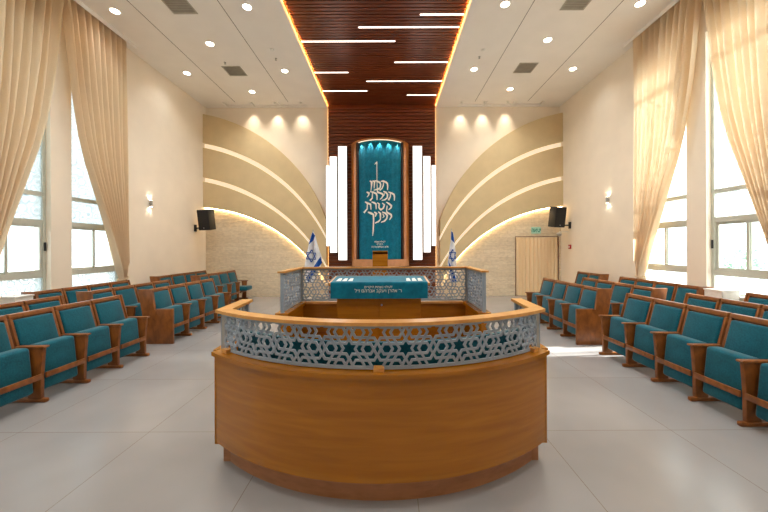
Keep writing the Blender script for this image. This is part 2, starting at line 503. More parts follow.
# ------------------------------------------------------------------ curtains
INNER = [(6.56, 0), (6.2, .06), (5.6, .13), (5.06, .19), (4.5, .28), (3.97, .38), (3.48, .52), (2.67, .82), (2.02, 1.06), (1.32, 1.30), (1.0, 1.40), (.9, 1.38), (.5, 1.3), (.1, 1.28)]
def lerp(tab, z):
    for (z0, v0), (z1, v1) in zip(tab, tab[1:]):
        if z <= z0 and z >= z1:
            return v0 + (v1-v0)*(z0-z)/(z0-z1)
    return tab[0][1] if z > tab[0][0] else tab[-1][1]
def drape(sx, y_in, y_out, k, label, seed, folds=13):
    """from the inner edge y_in at the rail, tied back at the wall beyond the window (y_out)"""
    X = (XL + .16) if sx < 0 else (XR - .16)
    d = 1 if y_out > y_in else -1
    rnd = random.Random(seed)
    ph = [rnd.uniform(-.35, .35) for _ in range(folds*2+2)]
    ztie = 1.0
    W0 = abs(y_out-y_in)
    nv, nu = 70, folds*12
    b = MB()
    def f(u, v):
        z = 6.595 - (6.595-.06)*v
        inn = lerp(INNER, z)*k
        wid = W0 - inn
        yo = W0 - (.05 if z < 1.3 else 0)
        yi = min(inn, W0-.1)
        t = u
        # fold lines lean towards the tie
        y = yi + (yo-yi)*t
        ii = u*folds*2; i0 = int(min(ii, folds*2-1)); fr = ii-i0
        ph_ = ph[i0]*(1-fr)+ph[i0+1]*fr
        wr = max(.18, (yo-yi)/W0)
        amp = .1
        if abs(z-ztie) < .15: amp *= .55 + .45*abs(z-ztie)/.15
        q_ = math.sin(PI*2*folds*u*.75 + 2.2*ph_ + .3*math.sin(v*4+u*7))
        x = amp*math.copysign(abs(q_)**.7, q_)
        x += .015*math.sin(u*31+v*9) * wr
        return (X + x - sx*.0, y_in + d*y, z)
    b.grid(f, nu, nv)
    o = b.build('curtain', M['drape'], None, 'all')
    tag(o, label, 'curtain', 'full height window curtains')
    # tie band, a part of the curtain
    yt = y_in + d*(W0-.09)
    tb = MB(); pts = []
    for i in range(17):
        a = 2*PI*i/16
        pts.append((X + .085*math.cos(a), yt + .12*math.sin(a), ztie + .03*math.sin(a)*d))
    tb.tube(pts, .016, 8, False); tb.build('tie_band', M['drape'], o, 'all')
    return o
drape(-1, 6.26, 7.77, .98, 'cream curtain tied back beside the wall lamp opposite the doorway side', 1)
drape(-1, 6.24, 4.75, .88, 'cream curtain at the camera end of the wall opposite the doorway side', 2)
drape(1, 6.14, 7.70, 1.05, 'bright sunlit cream curtain tied back beside the wall lamp on the doorway side', 3)
drape(1, 6.10, 4.75, .95, 'bright sunlit cream curtain at the camera end of the doorway side', 4)
b = MB()
for X in (XL+.27, XR-.285):
    b.box(X, X+.015, YF+.2, 8.0, ZC-.085, ZC)
struct(b.build('trim_7', M['ceil']))

# ------------------------------------------------------------------ ceiling fittings
def ceil_pt(px, py):
    y = 329*4.9/(247.5-py); return (px-389)*y/329, y
def downlight(x, y, label, z=ZC):
    t = thing('downlight', label, 'ceiling light', (x, y, z), 'recessed downlights')
    MB().lathe([(.095, z-.008), (.105, z-.004), (.105, z+.004)], x, y, 24).build('rim', M['white'], t, True)
    MB().lathe([(.082, z-.011), (.082, z-.006)], x, y, 24).build('lens', M['lamp'], t)
    l = bpy.data.lights.new('downlight_beam', 'SPOT'); l.energy = DL * (.28 if abs(x) > 4.8 else .8 if abs(x) > 3 else 1); l.color = (1, .96, .9)
    l.spot_size = math.radians(140); l.spot_blend = 1; l.shadow_soft_size = .08
    lo = bpy.data.objects.new('downlight_beam', l); lo.location = (0, 0, -.03); link(lo, t)
DL = 145
SIDE = {-1: 'away from the doorway', 1: 'doorway side'}
ORD = ['at the stone wall end', 'second from the stone wall', 'third from the stone wall', 'fourth from the stone wall', 'fifth from the stone wall']
for sx, rows in ((-1, ((-5.63, 9.2, 'row along the windows'), (-4.27, 10.3, 'middle row between the vents'), (-2.865, 9.1, 'row beside the timber ceiling'))),
                 (1, ((5.08, 9.05, 'row along the windows'), (3.77, 10.2, 'middle row between the vents'), (2.36, 9.05, 'row beside the timber ceiling')))):
    for (x, y0, rn) in rows:
        for k in range(5):
            y = y0 - 2.42*k
            if y < YF + .5: continue
            downlight(x, y, 'round downlight %s, %s, %s' % (SIDE[sx], rn, ORD[k]))
def vent(x, y, label):
    t = thing('ceiling_vent', label, 'air vent', (x, y, ZC), 'square ceiling vents')
    b = MB(); s = .25; z0, z1 = ZC-.012, ZC-.0
    b.box(x-s, x+s, y-s, y-s+.025, z0, z1); b.box(x-s, x+s, y+s-.025, y+s, z0, z1)
    b.box(x-s, x-s+.025, y-s, y+s, z0, z1); b.box(x+s-.025, x+s, y-s, y+s, z0, z1)
    b.build('frame', M['vent'], t)
    b = MB()
    for k in range(10):
        yy = y - s + .03 + k*.046
        b.prism([(yy, ZC-.012), (yy+.028, ZC-.002), (yy+.032, ZC-.003), (yy+.004, ZC-.013)], x-s+.025, x+s-.025, 'x')
    b.build('slats', M['vent'], t)
    MB().box(x-s+.02, x+s-.02, y-s+.02, y+s-.02, ZC-.001, ZC-.0005).build('backing', M['ventback'], t)
vent(-4.25, 9.1, 'square grey ceiling vent away from the doorway side, deeper in the room')
vent(-4.22, 6.62, 'square grey ceiling vent away from the doorway side, closer to the camera')
vent(3.75, 9.0, 'square grey ceiling vent on the doorway side, deeper in the room')
vent(3.79, 6.55, 'square grey ceiling vent on the doorway side, closer to the camera')
for (px, py, r, label) in ((272.7, 49, .05, 'small round detector on the ceiling opposite the doorway side of the timber strip'),
                        (484, 50, .05, 'small round detector on the ceiling on the doorway side of the timber strip')):
    x, y = ceil_pt(px, py)
    t = thing('smoke_detector', label, 'smoke detector', (x, y, ZC), 'ceiling detectors')
    MB().lathe([(r, ZC), (r, ZC-.02), (r*.7, ZC-.035), (.0, ZC-.035)][:3], x, y, 20).build('body', M['white'], t, True)
for (px, py, label) in ((276.7, 58, 'tiny sprinkler head behind the detector away from the doorway side'), (480, 57, 'tiny sprinkler head behind the detector on the doorway side'),
                        (225.7, 61.7, 'tiny sprinkler head beside the deeper vent away from the doorway side')):
    x, y = ceil_pt(px, py)
    t = thing('ceiling_sprinkler', label, 'sprinkler', (x, y, ZC), 'ceiling sprinklers')
    MB().lathe([(.03, ZC), (.03, ZC-.006), (.012, ZC-.01), (.012, ZC-.04), (.025, ZC-.042), (.025, ZC-.048)], x, y, 12).build('nozzle', M['chrome'], t, True)
# linear lamps in the timber strip
LIN = [(13.3, 421, 466), (26, 359, 460.5), (42, 302, 396), (62.7, 395, 448.7), (72.3, 315, 349), (81.7, 367, 442.7), (91, 323.3, 368), (96, 407.3, 436.7)]
LN = ['eighth', 'seventh', 'sixth', 'fifth', 'fourth', 'third', 'second', 'first']
for (py, p0, p1), o_ in zip(LIN, LN):
    y = 329*4.945/(247.5-py); x0, x1 = max(PX0, (p0-389)*y/329), min(PX1, (p1-389)*y/329)
    y = round((y-YF-.091)/.1)*.1 + YF + .091
    t = thing('linear_ceiling_light', 'slim white lamp in the timber ceiling, %s counting from the ark' % o_, 'ceiling light', ((x0+x1)/2, y, ZC), 'linear lamps in the timber ceiling')
    MB().box(x0, x1, y-.02, y+.02, ZC+.048, ZC+.08).build('housing', M['white'], t)
    MB().box(x0+.004, x1-.004, y-.018, y+.018, ZC+.044, ZC+.049).build('diffuser', M['led_white'], t)
# wall washing spots in the trough
def spot(name, loc, target, e, size, col=(1, .85, .66), blend=.6, soft=.03, parent=None):
    l = bpy.data.lights.new(name, 'SPOT'); l.energy = e; l.color = col; l.spot_size = math.radians(size); l.spot_blend = blend; l.shadow_soft_size = soft
    o = bpy.data.objects.new(name, l); o.location = loc
    d = Vector(target) - Vector(loc); o.rotation_euler = d.to_track_quat('-Z', 'Y').to_euler()
    link(o)
    if parent is not None:
        o.parent = parent; o.location = Vector(loc) - parent.location
    return o
WW = 30
for px, w_ in zip((254, 278, 303, 461, 483, 506), ('outer lamp away from the doorway side', 'middle lamp away from the doorway side', 'inner lamp away from the doorway side', 'inner lamp on the doorway side', 'middle lamp on the doorway side', 'outer lamp on the doorway side')):
    x = (px-389)*11.45/329
    t = thing('wall_washer', 'small spot in the trough over the wall, %s' % w_, 'ceiling light', (x, 11.2, ZC+.07), 'spots in the ceiling trough')
    MB().lathe([(.035, ZC+.07), (.04, ZC+.06), (.04, ZC+.01), (.03, ZC+.0)], x, 11.2, 16).build('can', M['white'], t, True)
    spot('washer_beam', (x, 11.2, ZC-.01), (x, 11.5, ZC-.75), WW, 66, blend=1, soft=.05, parent=t)

# ------------------------------------------------------------------ wall fittings
def sconce(x, y, z, s, label):
    t = thing('wall_sconce', label, 'wall lamp', (x, y, z), 'up and down wall lamps')
    xx = x - s*.05
    MB().lathe([(.032, z-.08), (.032, z+.08)], xx, y, 20).build('body', M['chrome'], t, True)
    x0, x1 = sorted((x, xx)); MB().box(x0, x1, y-.02, y+.02, z-.03, z+.03).build('mount', M['chrome'], t)
    MB().lathe([(.027, z+.081), (.027, z+.084)], xx, y, 16).build('lens', M['lamp'], t)
    MB().lathe([(.027, z-.084), (.027, z-.081)], xx, y, 16).build('lens', M['lamp'], t)
    spot('sconce_up', (xx, y, z+.1), (x+s*.02, y, z+.6), 1.8, 115, parent=t); spot('sconce_down', (xx, y, z-.1), (x+s*.02, y, z-.6), 1.8, 115, parent=t)
sconce(XL, 8.75, 2.89, -1, 'small steel wall lamp on the wall opposite the doorway side')
sconce(XR, 8.94, 2.97, 1, 'small steel wall lamp on the doorway side wall above the fire alarm button')

def speaker(x, y, z, rz, s, label):
    t = thing('wall_speaker', label, 'loudspeaker', (x, y, z), 'wall mounted loudspeakers')
    m = Matrix.Translation((x, y, z)) @ Matrix.Rotation(rz, 4, 'Z') @ Matrix.Rotation(math.radians(8), 4, 'X')
    MB().prism([(-.22, -.17), (.22, -.17), (.15, .17), (-.15, .17)], -.33, .33, 'z', .012, m).build('cabinet', M['black'], t, True)
    MB().box(-.205, .205, -.184, -.17, -.31, .31, .005, 2, m).build('grille', plain('speaker mesh %d' % s, srgb(34, 34, 36), .8, noise=.3, nscale=300), t)
    MB().box(-.018, .018, -.188, -.183, -.27, -.245, 0, 2, m).build('badge', M['chrome'], t)
    wx = XL if s < 0 else XR
    b = MB()
    x0, x1 = sorted((wx - s*.0, wx - s*.035)); b.box(x0, x1, y+.0, y+.1, z-.38, z-.16)
    b.tube([(wx-s*.03, y+.05, z-.27), (x + s*.02, y+.05, z-.27), (x, y+.02, z-.3)], .022, 8)
    b.build('bracket', M['black'], t)
speaker(-5.93, 10.75, 2.63, math.radians(-14), -1, 'black loudspeaker on a wall bracket opposite the doorway side')
speaker(5.50, 10.8, 2.68, math.radians(20), 1, 'black loudspeaker tilted on a wall bracket near the exit sign')
# camera dome under the speaker, fire alarm button, exit sign
t = thing('wall_mounted_camera', 'small white dome camera on the wall under the speaker by the exit sign', 'camera', (XR, 11.0, 2.1))
b = MB().box(XR-.28, XR, 10.97, 11.03, 2.18, 2.22).build('arm', M['white'], t)
m = MB(); m.lathe([(.02, 2.19), (.075, 2.17), (.085, 2.13)], XR-.29, 11.0, 20); m.build('housing', M['white'], t, True)
m = MB(); m.lathe([(.078, 2.13), (.07, 2.09), (.045, 2.06), (.01, 2.045)], XR-.29, 11.0, 20); m.build('dome', M['chrome'], t, True)
t = thing('wall_mounted_alarm_button', 'small red fire alarm button on the wall below the speaker by the doorway', 'alarm button', (XR, 10.85, 1.7))
MB().box(XR-.04, XR, 10.79, 10.91, 1.63, 1.77, .006).build('housing', M['red'], t); MB().box(XR-.045, XR-.04, 10.82, 10.88, 1.67, 1.73).build('button', M['white'], t)
ex = ((536.3-389)*11.4/329)
t = thing('exit_sign', 'small white exit sign with green lettering above the curtained doorway', 'sign', (ex, 11.42, 2.27))
MB().box(ex-.16, ex+.16, 11.40, 11.44, 2.16, 2.39, .004).build('panel', M['signwhite'], t)
def text(body, size, font_mat, name, parent, loc, rot=(PI/2, 0, 0), ext=.001, squash=1, fn=None, off=0):
    c = bpy.data.curves.new(name, 'FONT'); c.body = body; c.size = size; c.align_x = 'CENTER'; c.extrude = ext; c.offset = off
    o = bpy.data.objects.new(name, c); COL.objects.link(o)
    bpy.context.view_layer.update()
    me = bpy.data.meshes.new_from_object(o.evaluated_get(bpy.context.evaluated_depsgraph_get()))
    bpy.data.objects.remove(o)
    if squash != 1:
        for v in me.vertices: v.co.x *= squash
    if fn:
        for v in me.vertices: v.co = fn(v.co)
    me.materials.clear(); me.materials.append(font_mat)
    r = bpy.data.objects.new(name, me); link(r, parent)
    r.location = Vector(loc) - (parent.location if parent else Vector()); r.rotation_euler = rot
    return r
heb = lambda s: s[::-1]
text(heb('יציאה'), .19, M['signgreen'], 'lettering', t, (ex, 11.398, 2.22), squash=.78, off=.006)

# ------------------------------------------------------------------ ark
AX, AR = -.295, 1.043
AYc = 11.643
ark = thing('ark_cabinet', 'tall half round wooden ark holding a teal curtain with silver lettering', 'ark', (AX, 11.3, 0))
def aang(x): return math.asin(x/AR)
aF, aI = aang(.985), aang(.80)
b = MB(); b.arc(AX, AYc, .80, .95, 0, 1.08, -1.12, 1.12, 40); b.build('pedestal', M['darkwood'], ark, True)
b = MB(); b.arc(AX, AYc, .78, 1.06, 1.08, 1.31, -1.17, 1.17, 48); b.build('base', M['arkbase'], ark, True)
for s in (-1, 1):
    a, c = sorted((s*aI, s*aF)); b = MB(); b.arc(AX, AYc, .975, AR, 1.31, 5.2, a, c, 10); j = b.build('jamb', M['arkwood'], ark, True)
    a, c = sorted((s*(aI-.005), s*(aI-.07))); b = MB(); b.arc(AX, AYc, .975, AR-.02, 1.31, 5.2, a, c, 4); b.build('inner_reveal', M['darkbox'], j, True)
b = MB(); b.prism([(AX + AR*math.sin(-aF+2*aF*i/48), AYc - AR*math.cos(-aF+2*aF*i/48)) for i in range(49)] + [(AX+.985, 11.35), (AX-.985, 11.35)], 5.2, 5.25, 'z'); b.build('header', M['arkwood'], ark, True)
b = MB(); b.arc(AX, AYc, .98, 1.0, 5.185, 5.198, -aI+.08, aI-.08, 48); b.build('led_strip', M['led_ark'], ark)
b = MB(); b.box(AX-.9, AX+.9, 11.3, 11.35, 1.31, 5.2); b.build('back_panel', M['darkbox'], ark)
RC = .955
def paro(x, z, off=0):
    """point on the ark curtain; x measured across from the ark's axis"""
    a = math.asin(max(-.99, min(.99, x/RC)))
    r = RC + .004*math.sin(a*34) * (1 if off == 0 else 1) + off
    return (AX + r*math.sin(a), AYc - r*math.cos(a), z)
WP = .735
pc = thing('ark_curtain', 'teal ark curtain with cream embroidered lettering hanging in the ark', 'curtain', (AX, 10.7, 1.31))
b = MB(); b.grid(lambda u, v: paro(-WP + 2*WP*u, 1.315 + 3.87*v), 160, 4); b.build('fabric', M['tealcurtain'], pc, 'all')
YP = 10.69
def pw(px, py):
    return ((px-381.0)*YP/329, 1.7 + (247.6-py)*YP/329)
G = []      # strokes in photo pixels: (points, half width list)
def ga(pts, w, oy, ox=360):
    G.append(([(ox+x/12.2, oy+y/12.2) for x, y in pts], w))
A, B_ = 158, 195
ga([(197,80),(222,52),(223,90),(224,275)], [.3,.8,.35,.3], A)                         # long ascender
ga([(270,288),(300,283),(335,298),(350,318)], [.4,.9,.9,.6], A); ga([(347,300),(352,340),(350,392)], [.6,.7,.4], A)
ga([(303,300),(300,335),(283,375),(255,396)], [.5,.6,.6,.8], A)
ga([(196,276),(225,285),(258,300),(268,325),(262,365),(235,382),(184,394)], [.4,.9,.9,.7,.7,.9,.4], A)
ga([(170,276),(195,290),(192,330),(190,372)], [.5,.9,.6,.4], A)
ga([(138,276),(160,292),(158,340),(150,402)], [.5,1,.6,.3], A)
ga([(358,412),(395,425),(428,440),(434,470),(432,515)], [.4,.9,.9,.7,.4], A); ga([(385,430),(384,470),(360,515)], [.5,.6,.9], A)
ga([(300,408),(330,420),(350,445),(346,485),(318,510),(280,520)], [.5,.9,.8,.7,.7,.4], A); ga([(312,430),(306,458),(290,470)], [.4,.6,.3], A)
ga([(224,275),(228,400),(232,418),(285,438),(298,460),(280,490),(258,508)], [.3,.5,.9,.9,.7,.6,.4], A)
ga([(140,408),(180,418),(215,436),(224,465),(224,515)], [.4,.9,.9,.7,.4], A); ga([(170,425),(166,490),(138,520)], [.5,.6,.9], A)
ga([(98,410),(128,428),(122,450),(102,474)], [.6,1,.6,.3], A)
ga([(333,88),(365,105),(395,128),(390,155),(362,182)], [.4,.9,.9,.7,.4], B_); ga([(345,130),(340,165),(336,205)], [.5,.6,.4], B_)
ga([(226,95),(250,112),(246,155),(268,184),(300,160),(312,120),(285,100)], [.4,.8,.7,.9,.7,.7,.6], B_)
ga([(158,84),(188,95),(212,112),(214,175)], [.4,.9,.8,.4], B_)
ga([(78,78),(110,98),(146,112),(152,178)], [.6,1,.8,.4], B_); ga([(106,108),(104,168),(62,212)], [.5,.6,1.], B_)
ga([(336,195),(345,215),(390,238),(396,262),(372,305)], [.4,.9,.9,.7,.4], B_)
ga([(282,208),(320,222),(346,250),(338,290),(310,320),(270,335)], [.4,.9,.8,.7,.8,.4], B_); ga([(290,228),(308,262),(290,280)], [.4,.6,.3], B_)
ga([(238,205),(264,228),(264,298),(240,325),(198,345)], [.5,.8,.6,.8,.5], B_)
ga([(190,208),(218,228),(200,268)], [.6,.9,.3], B_)
ga([(112,205),(150,222),(180,238),(182,310),(176,440),(170,500)], [.6,1.1,.9,.7,.6,.2], B_)
b = MB()
def subdiv(pts, w):
    P, W = [], []
    for i in range(len(pts)-1):
        for k in range(4):
            t_ = k/4; P.append((pts[i][0]*(1-t_)+pts[i+1][0]*t_, pts[i][1]*(1-t_)+pts[i+1][1]*t_)); W.append(w[i]*(1-t_)+w[i+1]*t_)
    P.append(pts[-1]); W.append(w[-1]); return P, W
for i_, (pts, w) in enumerate(G):
    P, W = subdiv(pts, w)
    b.ribbon([pw(*q) for q in P], [v*1.02*YP/329 for v in W], lambda x, z: paro(x, z, .014 + .0004*i_))
b.build('lettering', M['silverthread'], pc)
onp = lambda v: Vector(paro(v.x, v.y, .016))
for k, (tx, zz) in enumerate((('לעילוי נשמת', 241.8), ('היקרים', 244.1), ('תהא נשמתם צרורה', 246.8))):
    z0 = 1.7 + (247.6-zz)*YP/329 - .03
    o = text(heb(tx), .085, M['silverthread'], 'dedication', pc, (0, 0, 0), (0, 0, 0), 0, .8,
             lambda v, z0=z0: Vector(paro(v.x, v.y + z0, .016)) - pc.location)
    o.location = (0, 0, 0)
for k in range(5):
    a = (k-2)*.33
    spot('ark_spot', (AX + 1.015*math.sin(a), AYc - 1.015*math.cos(a), 5.17), (AX + .96*math.sin(a), AYc - .96*math.cos(a), 4.6), 14, 70, (.9, 1, .9), .6, .01, parent=ark)

# white light panels stepped on both sides of the ark
s_ = 11.2/329
PAN = [(338.6, 347.1, 146.4, 260, 'tallest', 'beside the ark'), (330, 337, 156.3, 252.5, 'middle', 'in the set of three'), (326, 329.3, 165, 246, 'shortest', 'at the outer edge')]
PAN2 = [(413.2, 422.2, 146.4, 260, 'tallest', 'beside the ark'), (423.9, 430.7, 156.3, 252.5, 'middle', 'in the set of three'), (432.2, 436.3, 165, 246, 'shortest', 'at the outer edge')]
for side, P in ((-1, PAN), (1, PAN2)):
    for i, (p0, p1, q0, q1, wh, wd) in enumerate(P):
        x0, x1 = (p0-389)*s_, (p1-389)*s_; z1, z0 = 1.7+(247.6-q0)*s_, 1.7+(247.6-q1)*s_
        yf = 11.18 + i*.04
        t = thing('wall_mounted_light_panel', '%s white glowing vertical light panel %s, %s' % (wh, wd, SIDE[side]), 'wall lamp', ((x0+x1)/2, yf, z0), 'stepped light panels beside the ark')
        MB().box(x0-.012, x1+.012, yf+.01, 11.355, z0-.012, z1+.012).build('housing', M['darkbox'], t)
        MB().box(x0, x1, yf, yf+.012, z0, z1).build('diffuser', M['led_panel'], t)

# prayer lectern in front of the ark
LY = 9.8; k_ = LY/329
lx0, lx1 = (372.5-389)*k_, (387.7-389)*k_
t = thing('lectern', 'plain wooden lectern standing in front of the ark', 'lectern', ((lx0+lx1)/2, LY, 0))
zt = 1.7-3.2*k_
MB().box(lx0, lx1, LY, LY+.42, .08, zt-.1, .006).build('body', M['wood'], t)
MB().box(lx0+.02, lx1-.02, LY+.03, LY+.4, 0, .08).build('plinth', M['woodplinth'], t)
MB().prism([(LY-.02, zt), (LY-.02, zt-.03), (LY+.45, zt-.16), (LY+.45, zt-.13)][::-1], lx0-.0, lx1+.0, 'x').build('reading_top', M['wood'], t)

# ------------------------------------------------------------------ flags
def flag(px, tip_py, prof_l, prof_r, stripe1, star, stripe2, label, Y=10.45, ph=0):
    k = Y/329
    W = lambda x, y: ((x-389)*k, 1.7 + (247.6-y)*k)
    bx, tz = W(px, tip_py)
    t = thing('flag', label, 'flag', (bx, Y, 0), 'white and blue flags beside the ark')
    b = MB(); b.lathe([(.17, 0), (.17, .02), (.05, .05), (.02, .06)], bx, Y+.05, 24); b.build('stand', M['chrome'], t, True)
    b = MB(); b.lathe([(.014, .05), (.014, tz-.02), (.02, tz-.01), (.012, tz+.04), (.002, tz+.07)], bx, Y+.05, 10); b.build('pole', M['chrome'], t, True)
    def at(tab, y):
        for (y0, x0), (y1, x1) in zip(tab, tab[1:]):
            if y0 <= y <= y1: return x0 + (x1-x0)*(y-y0)/(y1-y0)
        return tab[0][1] if y < tab[0][0] else tab[-1][1]
    ya, yb = prof_l[0][0], prof_l[-1][0]
    def surf(x, y, off=0):
        l, r = at(prof_l, y), at(prof_r, y); u = (x-l)/max(.1, r-l)
        d = .055*math.sin(u*9 + ph + (y-ya)*.03) * min(1, (r-l)/10)
        X, Z = W(x, y)
        return (X, Y - d - off, Z)
    b = MB(); b.grid(lambda u, v: surf(at(prof_l, ya+(yb-ya)*v)*(1-u) + at(prof_r, ya+(yb-ya)*v)*u, ya+(yb-ya)*v), 40, 50)
    c = b.build('cloth', M['flagwhite'], t, 'all')
    def quad(q, name):
        b = MB()
        def f(u, v):
            x = (q[0][0]*(1-u)+q[1][0]*u)*(1-v) + (q[3][0]*(1-u)+q[2][0]*u)*v
            y = (q[0][1]*(1-u)+q[1][1]*u)*(1-v) + (q[3][1]*(1-u)+q[2][1]*u)*v
            return surf(x, y, .005)
        b.grid(f, 14, 14); b.build(name, M['flagblue'], c, 'all')
    quad(stripe1, 'stripe'); quad(stripe2, 'stripe')
    b = MB(); cx, cy, rx, ry, tilt = star
    for tri in (0, 1):
        P = []
        for i in range(4):
            a = -PI/2 + tri*PI/3 + i*2*PI/3 + tilt; P.append((cx + rx*math.cos(a), cy + ry*math.sin(a)))
        for i in range(3):
            seg = [(P[i][0]*(1-j/6)+P[i+1][0]*j/6, P[i][1]*(1-j/6)+P[i+1][1]*j/6) for j in range(7)]
            b.ribbon(seg, .45, lambda x, y: surf(x, y, .007 + tri*.001))
    b.build('star', M['flagblue'], c)
flag(312.7, 231, [(231.3, 312.5), (243, 309), (252, 307.3), (262, 305.3), (268, 304.6), (283, 306)], [(231.3, 313.6), (235, 315.4), (241, 316.8), (252, 320), (258, 322), (266, 320.5), (283, 313)],
     [(312.6, 232), (315.4, 235.5), (313, 240.5), (308.6, 245)], (311.3, 255.8, 5.4, 6.2, .05), [(320.7, 256.5), (321.8, 262.5), (308, 282.5), (306.3, 277)],
     'white and blue flag beside the ark, away from the doorway side')
flag(451.7, 230.6, [(231, 451.2), (240, 450.7), (255, 448.3), (266, 447.2), (283, 450)], [(231, 452), (235, 453.9), (244, 454.8), (252, 455.8), (262, 456.6), (270, 457), (283, 457)],
     [(451.2, 231.5), (453, 232.8), (454.8, 243.8), (450.9, 239.5)], (452.6, 255.8, 4.0, 6.0, 0), [(447.9, 260), (450.4, 265), (457, 282), (452.5, 282.5)],
     'white and blue flag beside the ark, on the doorway side', ph=1)

# ------------------------------------------------------------------ bimah
CX, CY = -.07, 4.16
bim = thing('bimah', 'round fronted wooden reading platform with pierced grey metal railings', 'bimah', (CX, 3.6, 0))
HA = math.asin(1.30/2.03)            # half opening angle of the front
def ends(r): return (CX - r*math.sin(HA), CX + r*math.sin(HA), CY - r*math.cos(HA))
b = MB(); b.arc(CX, CY, 1.88, 1.95, 0, .175, -HA, HA, 64); b.build('plinth', M['woodplinth'], bim, True)
b = MB(); b.arc(CX, CY, 1.93, 2.03, .17, .855, -HA, HA, 64); b.build('front_panel', M['wood'], bim, True)
b = MB(); b.arc(CX, CY, 1.93, 2.06, .855, .885, -HA-.008, HA+.008, 64); b.build('ledge', M['wood'], bim, True)
ZF0, ZF1 = .892, 1.19
SW1 = 1.275                           # half width of the side wings
yw0 = CY - 2.0*math.cos(HA); yw1 = 3.12
xl, xr = CX - SW1, CX + SW1
for (x, s) in ((xl, -1), (xr, 1)):
    MB().box(x-.04, x+.04, yw0-.02, yw1, .15, .855).build('side_panel', M['wood'], bim)
    MB().box(x-.03-s*.05, x+.03-s*.05, yw0, yw1-.03, 0, .15).build('plinth', M['woodplinth'], bim)
    MB().box(x-.07, x+.07, yw0+.02, yw1+.01, .855, .885).build('ledge', M['wood'], bim)
# platform floor
pts = [(CX + 1.85*math.sin(a), CY - 1.85*math.cos(a)) for a in [(-HA + 2*HA*i/24)*.97 for i in range(25)]] + [(xr-.05, 4.96), (xl+.05, 4.96)]
MB().prism(pts, 0, .2, 'z').build('platform', M['woodplinth'], bim)
b = MB(); b.arc(CX, CY, 1.84, 1.875, .2, 1.04, -HA*.97, HA*.97, 48); b.build('bench_back', M['teal'], bim, True)
b = MB(); b.arc(CX, CY, 1.40, 1.83, .2, .62, -HA*.9, HA*.9, 48); b.build('bench_seat', M['teal'], bim, True)
# one-piece handrail: arc plus two wings
def rail_poly(r_o, r_i, z0, z1):
    o = [(CX + r_o*math.sin(a), CY - r_o*math.cos(a)) for a in [-HA + 2*HA*i/64 for i in range(65)]]
    i_ = [(CX + r_i*math.sin(a), CY - r_i*math.cos(a)) for a in [(-HA + 2*HA*i/64)*.958 for i in range(65)]]
    m = MB(); bm = m.bm
    lay = []
    for z in (z0, z1):
        lay.append(([bm.verts.new((p[0], p[1], z)) for p in o], [bm.verts.new((p[0], p[1], z)) for p in i_]))
    for k in range(64):
        for (a, b2) in ((lay[0], 0), (lay[1], 1)):
            bm.faces.new((a[0][k], a[0][k+1], a[1][k+1], a[1][k]))
        bm.faces.new((lay[0][0][k], lay[0][0][k+1], lay[1][0][k+1], lay[1][0][k]))
        bm.faces.new((lay[0][1][k], lay[0][1][k+1], lay[1][1][k+1], lay[1][1][k]))
    for e in (0, 64):
        bm.faces.new((lay[0][0][e], lay[0][1][e], lay[1][1][e], lay[1][0][e]))
    return m
m = rail_poly(2.035, 1.93, 1.19, 1.213)
oy = CY - 2.035*math.cos(HA)
for s in (-1, 1):
    xo = CX + s*2.035*math.sin(HA); xi = CX + s*(SW1-.05)
    q = [(xo, oy), (CX + s*1.93*math.sin(HA*.958), CY-1.93*math.cos(HA*.958)), (xi, yw1), (xi + s*.1, yw1)]
    m.prism(q, 1.19, 1.213, 'z')
m.build('handrail', M['woodtop'], bim)

